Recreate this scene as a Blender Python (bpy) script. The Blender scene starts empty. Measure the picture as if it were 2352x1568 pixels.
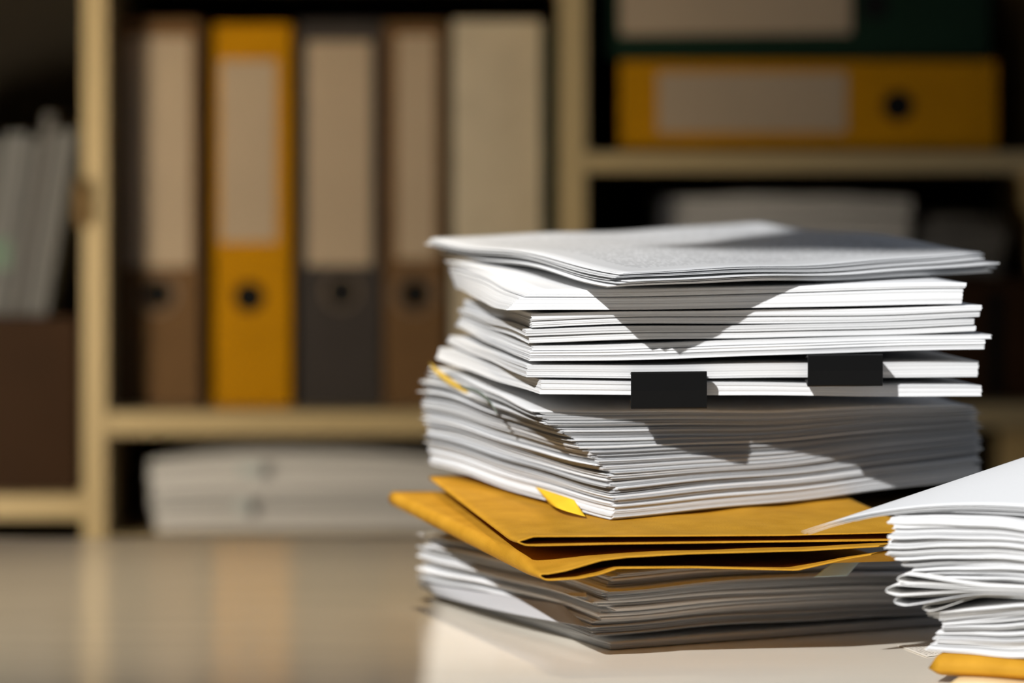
import bpy, bmesh, math, random
import numpy as np

# ------------------------------------------------------------------ basics
PH = 0.62                                    # height of the added panel that shades the desk's left part
FPX, HY, TAB = 8080.0, 300.0, 0.75          # focal length in px, horizon row, desk height
CAMZ = TAB + 0.311
col = bpy.context.scene.collection
R = math.radians

def P(px, py, d):
    """photo pixel + distance from the lens -> world point"""
    return np.array(((px - 1176.0) / FPX * d, d, CAMZ - (py - HY) / FPX * d))

def rowz(py, d):
    return CAMZ - (py - HY) / FPX * d

def pxx(px, d):
    return (px - 1176.0) / FPX * d

def tag(o, label=None, cat=None, group=None, kind=None):
    if label: o['label'] = label
    if cat: o['category'] = cat
    if group: o['group'] = group
    if kind: o['kind'] = kind
    return o

def link(o, parent=None):
    col.objects.link(o)
    if parent is not None: o.parent = parent
    return o

def empty(name, loc, label, cat, group=None):
    o = bpy.data.objects.new(name, None)
    o.location = loc
    o.empty_display_size = 0.05
    link(o)
    return tag(o, label, cat, group)

def mesh_obj(name, verts, faces, mat, parent=None, smooth=False, origin=None):
    """ONE mesh object; world coordinates in, stored relative to origin / the parent's location"""
    v = np.asarray(verts, dtype=float)
    off = np.zeros(3)
    if parent is not None:
        p = parent
        while p is not None:
            off = off + np.array(p.location); p = p.parent
    if origin is None:
        origin = np.array((v[:, 0].mean(), v[:, 1].mean(), v[:, 2].min())) if parent is None else off
    me = bpy.data.meshes.new(name)
    me.from_pydata((v - origin).tolist(), [], faces)
    me.materials.append(mat)
    if smooth: me.polygons.foreach_set('use_smooth', [True] * len(me.polygons))
    me.update()
    o = bpy.data.objects.new(name, me)
    o.location = tuple(np.asarray(origin) - off)
    return link(o, parent)

def box_vf(x0, x1, y0, y1, z0, z1):
    v = [(x, y, z) for x in (x0, x1) for y in (y0, y1) for z in (z0, z1)]
    f = [(0, 1, 3, 2), (4, 6, 7, 5), (0, 4, 5, 1), (2, 3, 7, 6), (0, 2, 6, 4), (1, 5, 7, 3)]
    return v, f

def join_vf(parts):
    V, Fc = [], []
    for v, f in parts:
        b = len(V); V += list(v); Fc += [tuple(i + b for i in q) for q in f]
    return V, Fc

def bevel(o, w, seg=2):
    m = o.modifiers.new('bevel', 'BEVEL'); m.width = w; m.segments = seg; m.limit_method = 'ANGLE'
    return o

def box(name, x0, x1, y0, y1, z0, z1, mat, parent=None, bev=0.0):
    v, f = box_vf(x0, x1, y0, y1, z0, z1)
    o = mesh_obj(name, v, f, mat, parent)
    if bev: bevel(o, bev)
    return o

# ------------------------------------------------------------------ materials
def mat(name, color, rough=0.6, spec=0.5, metal=0.0, coat=0.0):
    m = bpy.data.materials.new(name); m.use_nodes = True
    b = m.node_tree.nodes['Principled BSDF']
    b.inputs['Base Color'].default_value = (*color, 1)
    b.inputs['Roughness'].default_value = rough
    b.inputs['Specular IOR Level'].default_value = spec
    b.inputs['Metallic'].default_value = metal
    if coat: b.inputs['Coat Weight'].default_value = coat
    return m

def noisy(m, c1, c2, scale=30.0, detail=4.0, bump=0.0, stretch=(1, 1, 1), bscale=None):
    """procedural colour mottling (and optional bump) in object space"""
    nt = m.node_tree; N, L = nt.nodes, nt.links
    b = N['Principled BSDF']
    tc = N.new('ShaderNodeTexCoord'); mp = N.new('ShaderNodeMapping')
    mp.inputs['Scale'].default_value = stretch
    nz = N.new('ShaderNodeTexNoise'); nz.inputs['Scale'].default_value = scale; nz.inputs['Detail'].default_value = detail
    rp = N.new('ShaderNodeValToRGB')
    rp.color_ramp.elements[0].position = 0.3; rp.color_ramp.elements[0].color = (*c1, 1)
    rp.color_ramp.elements[1].position = 0.7; rp.color_ramp.elements[1].color = (*c2, 1)
    L.new(tc.outputs['Object'], mp.inputs['Vector']); L.new(mp.outputs['Vector'], nz.inputs['Vector'])
    L.new(nz.outputs['Fac'], rp.inputs['Fac']); L.new(rp.outputs['Color'], b.inputs['Base Color'])
    if bump:
        n2 = N.new('ShaderNodeTexNoise'); n2.inputs['Scale'].default_value = bscale or scale * 6; n2.inputs['Detail'].default_value = 6
        L.new(mp.outputs['Vector'], n2.inputs['Vector'])
        bp = N.new('ShaderNodeBump'); bp.inputs['Strength'].default_value = bump; bp.inputs['Distance'].default_value = 0.0006
        L.new(n2.outputs['Fac'], bp.inputs['Height']); L.new(bp.outputs['Normal'], b.inputs['Normal'])
    return m

def paper_mat(name, base, spread):
    """paper whose sheets differ a little in whiteness (face attribute 'tone')"""
    m = mat(name, base, 0.75, 0.15)
    nt = m.node_tree; N, L = nt.nodes, nt.links
    b = N['Principled BSDF']
    at = N.new('ShaderNodeAttribute'); at.attribute_name = 'tone'
    rp = N.new('ShaderNodeValToRGB')
    rp.color_ramp.elements[0].color = (*[c * (1 - spread) for c in base], 1)
    rp.color_ramp.elements[1].color = (*[min(.93, c * (1 + .25 * spread)) for c in base], 1)
    L.new(at.outputs['Fac'], rp.inputs['Fac'])
    tc = N.new('ShaderNodeTexCoord')
    nz = N.new('ShaderNodeTexNoise'); nz.inputs['Scale'].default_value = 900; nz.inputs['Detail'].default_value = 3
    L.new(tc.outputs['Object'], nz.inputs['Vector'])
    mx = N.new('ShaderNodeMix'); mx.data_type = 'RGBA'; mx.blend_type = 'MULTIPLY'; mx.inputs[0].default_value = 0.12
    L.new(rp.outputs['Color'], mx.inputs[6]); L.new(nz.outputs['Color'], mx.inputs[7])
    hs = N.new('ShaderNodeHueSaturation'); hs.inputs['Saturation'].default_value = 0.15
    L.new(mx.outputs[2], hs.inputs['Color']); L.new(hs.outputs['Color'], b.inputs['Base Color'])
    return m

M = {}
M['paper'] = paper_mat('white_paper', (.80, .80, .80), .20)
M['paper_old'] = paper_mat('handled_paper', (.745, .745, .75), .34)
M['mauve_paper'] = paper_mat('mauve_grey_paper', (.50, .43, .41), .25)
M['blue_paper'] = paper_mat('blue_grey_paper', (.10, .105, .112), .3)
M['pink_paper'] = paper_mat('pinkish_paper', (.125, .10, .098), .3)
M['cream_paper'] = paper_mat('cream_paper', (.84, .77, .64), .1)
M['kraft'] = noisy(mat('kraft_envelope', (.49, .245, .018), .7, .15), (.44, .215, .013), (.54, .275, .023), 55, 5, .5, (1, 1, 1), 900)
M['kraft_cream'] = noisy(mat('cream_folder', (.70, .55, .30), .6, .3), (.66, .50, .27), (.74, .58, .33), 40, 4)
M['clip'] = mat('black_enamel', (.004, .004, .004), .38, .16)
M['yellow_note'] = noisy(mat('yellow_note', (.80, .50, .02), .6, .3), (.76, .47, .02), (.84, .54, .03), 60)
M['mustard_tab'] = mat('mustard_tab', (.50, .33, .05), .6, .3)
M['green_tab'] = mat('grey_green_tab', (.15, .19, .165), .5, .3)
M['blue_tab'] = mat('pale_blue_tab', (.55, .72, .80), .45, .3)
M['laminate'] = noisy(mat('cream_laminate', (.36, .27, .14), .45, .3), (.355, .268, .137), (.385, .29, .15), 3, 3, 0, (1, 1, .2))
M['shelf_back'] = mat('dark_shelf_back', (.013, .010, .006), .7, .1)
M['label'] = noisy(mat('beige_spine_label', (.32, .245, .17), .6, .2), (.30, .23, .16), (.34, .26, .18), 8, 3)
M['ring'] = mat('steel_ring', (.16, .12, .085), .5, .5, .6)
M['hole'] = mat('hole_lining', (.004, .004, .004), .8, .1)
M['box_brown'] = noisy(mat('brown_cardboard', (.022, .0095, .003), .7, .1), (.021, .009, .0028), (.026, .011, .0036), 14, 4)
M['tag_wood'] = mat('brown_tag', (.13, .078, .026), .6, .2)
M['wall'] = noisy(mat('wall_paint', (.16, .13, .09), .85, .2), (.15, .12, .085), (.17, .14, .1), 5)
M['floor'] = noisy(mat('floor_boards', (.10, .07, .045), .5, .4), (.08, .055, .035), (.12, .085, .055), 6, 5, 0, (1, .15, 1))
M['panel'] = noisy(mat('grey_felt', (.09, .09, .09), .9, .1), (.08, .08, .08), (.10, .10, .10), 200)
M['metal_leg'] = mat('grey_metal', (.25, .24, .22), .4, .5, .6)

def board(name, c):
    return noisy(mat(name, c, .7, .06), tuple(x * .93 for x in c), tuple(x * 1.07 for x in c), 25, 4)
M['b_brown'] = board('brown_board', (.105, .058, .025))
M['b_yellow'] = board('yellow_board', (.345, .155, .001))
M['b_grey'] = board('charcoal_board', (.034, .029, .027))
M['b_white'] = board('greyish_white_board', (.42, .36, .27))
M['b_green'] = board('dark_green_board', (.006, .018, .010))

# desk top: glossy cream laminate, faint scuffs in the gloss
m = mat('desk_laminate', (.86, .79, .67), .13, .36)
nt = m.node_tree; N, L = nt.nodes, nt.links; b = N['Principled BSDF']
tc = N.new('ShaderNodeTexCoord'); mp = N.new('ShaderNodeMapping'); mp.inputs['Scale'].default_value = (1.5, 5, 1)
nz = N.new('ShaderNodeTexNoise'); nz.inputs['Scale'].default_value = 5; nz.inputs['Detail'].default_value = 6
rr = N.new('ShaderNodeMapRange'); rr.inputs[3].default_value = .10; rr.inputs[4].default_value = .2
L.new(tc.outputs['Object'], mp.inputs['Vector']); L.new(mp.outputs['Vector'], nz.inputs['Vector'])
L.new(nz.outputs['Fac'], rr.inputs[0]); L.new(rr.outputs[0], b.inputs['Roughness'])
M['desk'] = m

# printed page: rows of tiny illegible print on the sheet's own surface (uses its UVs)
def printed(name, base, ink, rows, strength):
    m = mat(name, base, .75, .15)
    nt = m.node_tree; N, L = nt.nodes, nt.links; b = N['Principled BSDF']
    uv = N.new('ShaderNodeUVMap'); uv.uv_map = 'page'
    sep = N.new('ShaderNodeSeparateXYZ'); L.new(uv.outputs['UV'], sep.inputs[0])
    def math_(op, a, b_=None):
        n = N.new('ShaderNodeMath'); n.operation = op
        for i, x in enumerate((a, b_)):
            if x is None: continue
            if isinstance(x, (int, float)): n.inputs[i].default_value = x
            else: L.new(x, n.inputs[i])
        return n.outputs[0]
    y = math_('MULTIPLY', sep.outputs['X'], rows)
    line = math_('LESS_THAN', math_('FRACT', y), .45)
    cmb = N.new('ShaderNodeCombineXYZ')
    L.new(math_('MULTIPLY', sep.outputs['Y'], 130), cmb.inputs[0]); L.new(math_('MULTIPLY', math_('FLOOR', y), 7.31), cmb.inputs[1])
    nz = N.new('ShaderNodeTexNoise'); nz.inputs['Scale'].default_value = 1.0; nz.inputs['Detail'].default_value = 1
    L.new(cmb.outputs[0], nz.inputs['Vector'])
    word = math_('GREATER_THAN', nz.outputs['Fac'], .47)
    inb = math_('MULTIPLY', math_('GREATER_THAN', sep.outputs['X'], .09), math_('LESS_THAN', sep.outputs['X'], .91))
    inb2 = math_('MULTIPLY', math_('GREATER_THAN', sep.outputs['Y'], .08), math_('LESS_THAN', sep.outputs['Y'], .90))
    fac = math_('MULTIPLY', math_('MULTIPLY', line, word), math_('MULTIPLY', inb, inb2))
    fac = math_('MULTIPLY', fac, strength)
    mx = N.new('ShaderNodeMix'); mx.data_type = 'RGBA'
    mx.inputs[6].default_value = (*base, 1); mx.inputs[7].default_value = (*ink, 1)
    L.new(fac, mx.inputs[0]); L.new(mx.outputs[2], b.inputs['Base Color'])
    return m
M['printed'] = printed('printed_page', (.60, .60, .60), (.1, .1, .1), 46, .42)
M['scrap_print'] = printed('printed_slip', (.80, .75, .66), (.10, .07, .06), 9, .8)

# ------------------------------------------------------------------ piles of paper
def perim(nu, nv):
    """indices of the (nu+1)x(nv+1) grid's rim, counter-clockwise"""
    idx = [(0, j) for j in range(nv + 1)] + [(i, nv) for i in range(1, nu + 1)]
    idx += [(nu, j) for j in range(nv - 1, -1, -1)] + [(i, 0) for i in range(nu - 1, 0, -1)]
    return idx

class Pile:
    """keys: list of (s, C, L, R): front corner, far end of the left edge, far end of the right edge"""
    def __init__(self, keys, wave=(0.0, 0.0), bow=(0.0, 0.0), seed=0, twist=0.0, ends=(0, 0)):
        self.s = [k[0] for k in keys]
        self.k = [np.array([k[1], k[2], k[3]]) for k in keys]
        rs = np.random.RandomState(seed)
        self.wave, self.bow, self.twist, self.ends = wave, bow, twist, ends
        self.ph = rs.uniform(0, 6.28, 8)
        self.fr = rs.uniform(.8, 1.2, 8)
    def frame(self, s):
        s = np.clip(s, self.s[0], self.s[-1])
        return [np.stack([np.interp(s, self.s, [k[a][b] for k in self.k]) for b in range(3)], -1) for a in range(3)]
    def prep(self):
        self.pl = []
        for k in self.k:
            A = np.array([[k[a][0], k[a][1], 1.0] for a in range(3)])
            self.pl.append(np.linalg.solve(A, k[:, 2]))
        m = sum(self.k) / len(self.k)
        self.ref = m
        self.inv = np.linalg.inv(np.array([[m[1][0] - m[0][0], m[2][0] - m[0][0]], [m[1][1] - m[0][1], m[2][1] - m[0][1]]]))
    def uv(self, x, y):
        """position inside the pile's mean footprint, the same for every document that reaches this spot"""
        dx, dy = x - self.ref[0][0], y - self.ref[0][1]
        return self.inv[0, 0] * dx + self.inv[0, 1] * dy, self.inv[1, 0] * dx + self.inv[1, 1] * dy
    def z(self, x, y, s):
        if not hasattr(self, 'pl'): self.prep()
        s = np.clip(s, self.s[0], self.s[-1])
        a, b, c = [np.interp(s, self.s, [p[i] for p in self.pl]) for i in range(3)]
        z = a * x + b * y + c
        u, v = self.uv(x, y)
        p, f = self.ph, self.fr
        wl, wr = self.wave
        z = z + wl * (np.sin(6.0 * f[0] * u + p[0] + .7 * s) + .5 * np.sin(13 * f[1] * u + p[1] - .9 * s))
        z = z + wr * (np.sin(6.5 * f[2] * v + p[2] + .6 * s) + .45 * np.sin(15 * f[3] * v + p[3] + 1.1 * s))
        uc, vc = np.clip(u, 0, 1), np.clip(v, 0, 1)
        return z + self.bow[0] * 4 * uc * (1 - uc) + self.bow[1] * 4 * vc * (1 - vc) + self.extra(uc, vc, s)
    def extra(self, u, v, s):
        return 0.0
    def xy(self, u, v, s):
        C, Lp, Rp = self.frame(np.array(s))
        return (C[0] + u * (Lp[0] - C[0]) + v * (Rp[0] - C[0]), C[1] + u * (Lp[1] - C[1]) + v * (Rp[1] - C[1]))

def build_pile(pile, docs, name, material, seed, nu=24, nv=30, jit=.004, pjit=.001, rot=.004, label=None, cat='document', group=None,
               labels=None, top_mat=None, names=None):
    """docs: list of dicts t (thickness weight), g (gap weight), pages, jit/du/dv overrides; stacked bottom to top without touching"""
    rs = np.random.RandomState(seed)
    n = len(docs)
    params = []
    for d in docs:
        params.append((d.get('t', 1.0), d.get('g', .12), rs.uniform(0, 6.28), rs.uniform(3, 9), rs.uniform(0, 6.28), rs.uniform(3, 9)))
    def cums(u, v):
        lo, hi, tot = [], [], np.zeros_like(u)
        for (t, g, p1, f1, p2, f2) in params:
            tot = tot + .17 * np.clip(t, .6, 1) + g * (.5 + .5 * np.sin(f1 * u + p1)) * (.5 + .5 * np.sin(f2 * v + p2)) * 2
            lo.append(tot); tot = tot + t * (1 + .18 * np.sin(f2 * u + p2) * np.sin(f1 * v + p1)); hi.append(tot)
        return [x / tot for x in lo], [x / tot for x in hi]
    gu, gv = np.meshgrid(np.linspace(0, 1, nu + 1), np.linspace(0, 1, nv + 1), indexing='ij')
    pi = perim(nu, nv); npm = len(pi)
    pr = np.array([i * (nv + 1) + j for i, j in pi])
    out = []
    for i, d in enumerate(docs):
        j = d.get('jit', jit)
        du0, dv0 = d.get('du', 0) + rs.normal(0, j), d.get('dv', 0) + rs.normal(0, j)
        r0 = d.get('rot', 0) + rs.normal(0, d.get('rj', rot))
        k = max(1, d.get('pages', 4)); pj = d.get('pjit', pjit)
        su, sv = d.get('su', 1.0) + rs.normal(0, .004), d.get('sv', 1.0) + rs.normal(0, .004)
        snom = (i + .5) / n
        offs = []
        for p in range(k):
            offs.append((du0 + rs.normal(0, pj), dv0 + rs.normal(0, pj), r0 + rs.normal(0, pj * .6)))
        cuts = np.concatenate([[0], np.cumsum(rs.uniform(.5, 1.5, k))]); cuts = cuts / cuts[-1]
        def pts(off, frac, sel=None, page=0):
            u, v = gu.ravel(), gv.ravel()
            if sel is not None: u, v = u[sel], v[sel]
            uu = u * su + off[0] + off[2] * (v - .5); vv = v * sv + off[1] - off[2] * (u - .5)
            x, y = pile.xy(uu, vv, (i + (cuts[page] + cuts[page + 1]) / 2) / n)
            if not hasattr(pile, 'pl'): pile.prep()
            lo, hi = cums(*pile.uv(x, y))
            s = lo[i] + (hi[i] - lo[i]) * frac
            z = pile.z(x, y, s)
            if d.get('curl'): z = z + d['curl'] * np.exp(-((u * .23) ** 2 + (v * .28) ** 2) / .013 ** 2)
            return np.stack([x, y, z], -1)
        ng = (nu + 1) * (nv + 1)
        V = [pts(offs[0], 0.0)]
        faces, tones = [], []
        base = 0
        ringidx = pr.copy()
        pt = [d.get('tone', rs.uniform(.2, 1.0)) if rs.rand() < .85 else rs.uniform(0, .3)]
        for p in range(1, k): pt.append(np.clip(pt[-1] + rs.normal(0, .28), 0, 1))
        for a in range(nu):
            for b_ in range(nv):
                q = a * (nv + 1) + b_
                faces.append((q, q + 1, q + nv + 2, q + nv + 1)); tones.append(pt[0])
        cnt = ng
        rings = [ringidx]
        for p in range(k):
            if p > 0:
                V.append(pts(offs[p], cuts[p], pr, p)); rings.append(np.arange(cnt, cnt + npm)); cnt += npm
            if p < k - 1:
                V.append(pts(offs[p], cuts[p + 1], pr, p)); rings.append(np.arange(cnt, cnt + npm)); cnt += npm
        V.append(pts(offs[-1], 1.0, None, k - 1)); rings.append(pr + cnt)
        tb = cnt; cnt += ng
        for a in range(nu):
            for b_ in range(nv):
                q = tb + a * (nv + 1) + b_
                faces.append((q, q + nv + 1, q + nv + 2, q + 1)); tones.append(pt[-1])
        ntop = nu * nv
        for ri in range(len(rings) - 1):
            A, B = rings[ri], rings[ri + 1]
            A2, B2 = np.roll(A, -1), np.roll(B, -1)
            faces += np.stack([A2, A, B, B2], -1).tolist()
            tones += [pt[min(ri // 2, k - 1)]] * npm
        V = np.concatenate(V)
        nm = names[i] if names else name
        o = mesh_obj(nm, V, faces, material)
        me = o.data
        at = me.attributes.new('tone', 'FLOAT', 'FACE'); at.data.foreach_set('value', np.array(tones, dtype=np.float32))
        sm = np.zeros(len(faces), dtype=bool); sm[:2 * ntop] = True
        me.polygons.foreach_set('use_smooth', sm)
        if d.get('mat'): me.materials.clear(); me.materials.append(d['mat'])
        if d.get('print'):
            me.materials.append(d['print'])
            mi = np.zeros(len(faces), dtype=np.int32); mi[ntop:2 * ntop] = 1
            me.polygons.foreach_set('material_index', mi)
            uvl = me.uv_layers.new(name='page')
            g2 = np.stack([gu.ravel(), gv.ravel()], -1)
            for pl in me.polygons[ntop:2 * ntop]:
                for li in pl.loop_indices:
                    vi = me.loops[li].vertex_index - tb
                    uvl.data[li].uv = g2[vi]
        lb = labels[i] if labels and labels[i] else label
        tag(o, lb, d.get('cat', cat), d.get('group') if labels and labels[i] else group)
        out.append(o)
    return out

def key(s, c, l, r, dc=2.10, dl=2.30, dr=2.25, dz=0.0):
    z = np.array((0, 0, dz))
    return (s, P(*c, dc) + z, P(*l, dl) + z, P(*r, dr) + z)

# ------------------------------------------------------------------ setting
o = box('floor', -3, 3, -1.5, 4.2, -.05, 0, M['floor']); tag(o, kind='structure')
o = box('wall_back', -3, 3, 3.62, 3.72, 0, 4.3, M['wall']); tag(o, kind='structure')
o = box('baseboard_back', -3, 3, 3.60, 3.62, 0, .09, M['laminate']); tag(o, kind='structure')

# desk
DB = 0.311 * FPX / 935.0
desk = empty('desk', (0, 2.1, 0), 'glossy cream laminate desk carrying the paper stacks, bookcase mirrored in its top', 'desk')
box('desk_top', -1.1, 1.1, .98, DB, TAB - .032, TAB, M['desk'], desk, .0025)
for sx in (-1.02, 1.02):
    for sy in (1.06, DB - .08):
        box('leg', sx - .025, sx + .025, sy - .025, sy + .025, 0, TAB - .0321, M['metal_leg'], desk, .003)

# ------------------------------------------------------------------ bookcase
DS = 3.144
def zs(row, d=DS): return rowz(row, d)
case = empty('bookcase', (0, DS + .15, 0), 'cream laminate bookcase of open bays standing behind the desk', 'bookcase')
YB = DS + .31
ups = [(-1460, -1400), (190, 245), (1287, 1347), (2400, 2460)]
UX = [(pxx(a, DS), pxx(b_, DS)) for a, b_ in ups]
for a, b_ in UX:
    box('side_panel', a, b_, DS, YB, .0, 1.95, M['laminate'], case, .0012)
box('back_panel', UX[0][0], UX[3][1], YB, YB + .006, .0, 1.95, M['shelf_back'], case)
def shelf(bay, rtop, rbot):
    a, b_ = UX[bay][1] + .0004, UX[bay + 1][0] - .0004
    return box('shelf_board', a, b_, DS + .001, YB - .0005, zs(rbot), zs(rtop), M['laminate'], case, .001)
for bay, rows in enumerate(([(1138, 1192), (-330, -278)], [(945, 1000), (1236, 1291), (-95, -40)], [(350, 395), (930, 985), (1236, 1291), (-330, -278)])):
    for a, b_ in rows: shelf(bay, a, b_)
    for z in (.06, .36, 1.90):
        box('shelf_board', UX[bay][1] + .0004, UX[bay + 1][0] - .0004, DS + .001, YB - .0005, z, z + .021, M['laminate'], case, .001)
# brown catch on the left upright's edge
v, f = box_vf(pxx(176, DS), pxx(207, DS - .008), DS - .009, DS - .0005, zs(520), zs(415))
o = bevel(mesh_obj('door_catch', v, f, M['tag_wood'], case), .003, 3); o['label'] = 'small brown wooden catch on the upright'

# ------------------------------------------------------------------ binders
def disc_ring(cx, cy, y, r_out, r_in, depth, n=40):
    """ring with rounded cross-section around the y axis"""
    V, Fc = [], []
    prof = [(r_in, 0), (r_in, -depth), ((r_in + r_out) / 2, -depth * 1.35), (r_out, -depth), (r_out, 0)]
    for i in range(n):
        a = 2 * math.pi * i / n
        for r, dy in prof: V.append((cx + r * math.cos(a), y + dy, cy + r * math.sin(a)))
    k = len(prof)
    for i in range(n):
        for j in range(k):
            Fc.append((i * k + j, i * k + (j + 1) % k, ((i + 1) % n) * k + (j + 1) % k, ((i + 1) % n) * k + j))
    return V, Fc
def disc(cx, cy, y, r, n=40):
    V = [(cx, y, cy)] + [(cx + r * math.cos(2 * math.pi * i / n), y, cy + r * math.sin(2 * math.pi * i / n)) for i in range(n)]
    V2 = [(a, b_ + .0006, c) for a, b_, c in V]
    Fc = [(0, 1 + (i + 1) % n, 1 + i) for i in range(n)]
    k = len(V)
    Fc += [(k, k + 1 + i, k + 1 + (i + 1) % n) for i in range(n)]
    Fc += [(1 + i, 1 + (i + 1) % n, k + 1 + (i + 1) % n, k + 1 + i) for i in range(n)]
    return V + V2, Fc

def binder(px, rows, labelbox, hole, mt, label, recess=.056, flat=False, ring=True, hole_r=31, z0=None, dep=.235, tilt=0, rdx=0):
    d = DS + recess
    x0, x1 = pxx(px[0], d), pxx(px[1], d)
    z1, zb = rowz(rows[0], d), (z0 if z0 is not None else rowz(rows[1], d))
    root = empty('ring_binder', ((x0 + x1) / 2, d, zb), label, 'binder')
    t = .0028
    if not flat:
        parts = [box_vf(x0, x1, d, d + t, zb, z1), box_vf(x0, x0 + t, d + t, d + dep, zb, z1), box_vf(x1 - t, x1, d + t, d + dep, zb, z1)]
        blk = (x0 + .006, x1 - .006, d + .03, d + dep - .02, zb + .004, z1 - .018)
    else:
        parts = [box_vf(x0, x1, d, d + t, zb, z1), box_vf(x0, x1, d + t, d + dep, zb, zb + t), box_vf(x0, x1, d + t, d + dep, z1 - t, z1)]
        blk = (x0 + .004, x1 - .018, d + .03, d + dep - .02, zb + .006, z1 - .006)
    v, f = join_vf(parts)
    bevel(mesh_obj('cover', v, f, mt, root), .0012)
    box('paper_block', *blk, M['paper_old'], root)
    if labelbox:
        a, r0, b_, r1 = labelbox
        box('spine_label', pxx(a, d), pxx(b_, d), d - .0007, d + .0001, rowz(r1, d), rowz(r0, d), M['label'], root)
    if hole:
        cx, cz = pxx(hole[0], d), rowz(hole[1], d)
        r = hole_r / FPX * d
        v, f = disc(cx, cz, d - .0007, r); mesh_obj('finger_hole', v, f, M['hole'], root)
        if ring:
            v, f = disc_ring(cx + rdx, cz, d, r * 1.55, r * 1.30, .0012)
            mesh_obj('hole_ring', v, f, M['ring'], root, True)
    if tilt:
        root.rotation_euler = (0, R(tilt), 0)
    return root
ZSH = zs(945) + .0002
binder((262, 460), (45, 930), (288, 85, 440, 612), (362, 675), M['b_brown'], 'wide brown binder with beige label, first on the shelf beside the upright', z0=ZSH)
binder((492, 668), (55, 930), (505, 138, 635, 556), (572, 682), M['b_yellow'], 'yellow binder standing upright between the brown and charcoal binders', z0=ZSH, ring=False, hole_r=35)
binder((685, 878), (48, 930), (705, 95, 852, 610), (785, 670), M['b_grey'], 'charcoal grey binder with long beige label, standing right of the yellow one', z0=ZSH, hole_r=27)
binder((884, 1022), (50, 930), (912, 80, 1000, 595), (953, 675), M['b_brown'], 'narrow brown binder standing right of the charcoal grey binder', z0=ZSH, hole_r=32)
binder((1040, 1244), (45, 930), None, None, M['b_white'], 'greyish white box file without a label, behind the paper stack', z0=ZSH)
binder((1248, 1266), (60, 930), None, None, M['b_green'], 'thin dark green folder between the white box file and upright', z0=ZSH)
ZR = zs(350) + .0002
d_ = DS + .02
yb = binder((1425, 2290), (140, 336), (1510, 165, 1945, 305), (2062, 243), M['b_yellow'], 'yellow binder lying on its side on the right shelf', recess=.02, flat=True, ring=False, hole_r=36, z0=ZR)
ztop = rowz(140, d_)
gb = binder((1388, 2272), (-62, 126), (1425, -35, 1955, 78), (2010, 14), M['b_green'], 'dark green binder lying on top of the sideways yellow binder', recess=.02, flat=True, ring=False, hole_r=32, z0=ztop + .0032, tilt=-.4)

# left bay: brown file box with leaning papers
d0 = DS + .03
zsb = zs(1138)
fx0, fx1 = pxx(-440, d0), pxx(178, d0)
bz1 = rowz(728, d0)
t = .004
v, f = join_vf([box_vf(fx0, fx1, d0, d0 + t, zsb + .0004, bz1), box_vf(fx0, fx0 + t, d0 + t, d0 + .22, zsb + .0004, bz1 + .06),
                box_vf(fx1 - t, fx1, d0 + t, d0 + .22, zsb + .0004, bz1), box_vf(fx0, fx1, d0 + .22, d0 + .22 + t, zsb + .0004, bz1 + .1),
                box_vf(fx0 + t, fx1 - t, d0 + t, d0 + .22, zsb + .0004, zsb + .0044)])
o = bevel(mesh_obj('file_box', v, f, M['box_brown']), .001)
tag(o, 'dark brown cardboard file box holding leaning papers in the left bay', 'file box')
lean = [(-250, 'p', 330, 62), (-178, 'b', 310, 60), (-112, 'b', 300, 60), (-47, 'b', 322, 58), (15, 'b', 305, 50), (69, 'b', 318, 22), (95, 'p', 262, 23), (122, 'b', 300, 55)]
names_l = ['pinkish grey file at the outer end of the leaning row in the brown box', None, None, None, None, 'thin grey file left of the pinkish one in the brown file box',
           'thin pinkish file sticking up highest among the leaning papers in the brown box', 'thick dark grey file leaning last against the bookcase upright']
for i, (px, c, top, w) in enumerate(lean):
    d = d0 + .02
    zb = zsb + .0048
    zt = rowz(top, d)
    zr = rowz(300, d); dx = -(zt - zb) * .165
    xt0 = pxx(px + 2, d) + (zt - zr) * .165; xt1 = xt0 + (w - 3) / FPX * d
    n = 6
    V = []
    rs = np.random.RandomState(40 + i)
    for k in range(n + 1):
        fr = k / n
        for (x, y) in ((xt0, d), (xt1, d), (xt1, d + .17), (xt0, d + .17)):
            V.append((x + dx * (1 - fr), y, zb + (zt - zb) * fr))
    Fc = [(0, 3, 2, 1), (4 * n, 4 * n + 1, 4 * n + 2, 4 * n + 3)]
    for k in range(n):
        for a in range(4):
            Fc.append((4 * k + a, 4 * k + (a + 1) % 4, 4 * k + 4 + (a + 1) % 4, 4 * k + 4 + a))
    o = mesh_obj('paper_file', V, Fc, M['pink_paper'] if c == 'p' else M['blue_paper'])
    at = o.data.attributes.new('tone', 'FLOAT', 'FACE'); at.data.foreach_set('value', rs.uniform(.2, 1, len(Fc)).astype(np.float32) * 0 + rs.uniform(.1, 1))
    tag(o, names_l[i] or 'grey file leaning at the left edge of the picture in the brown box', 'file', 'papers leaning in the brown file box')
v, f = box_vf(pxx(-30, d0 + .016), pxx(22, d0 + .016), d0 + .0175, d0 + .0188, rowz(618, d0 + .016), rowz(548, d0 + .016))
o = mesh_obj('sticky_tab', v, f, mat('green_tab', (.085, .13, .10), .6, .2)); tag(o, 'pale green sticky tab on the leaning papers at the picture edge', 'sticky tab')

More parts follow.
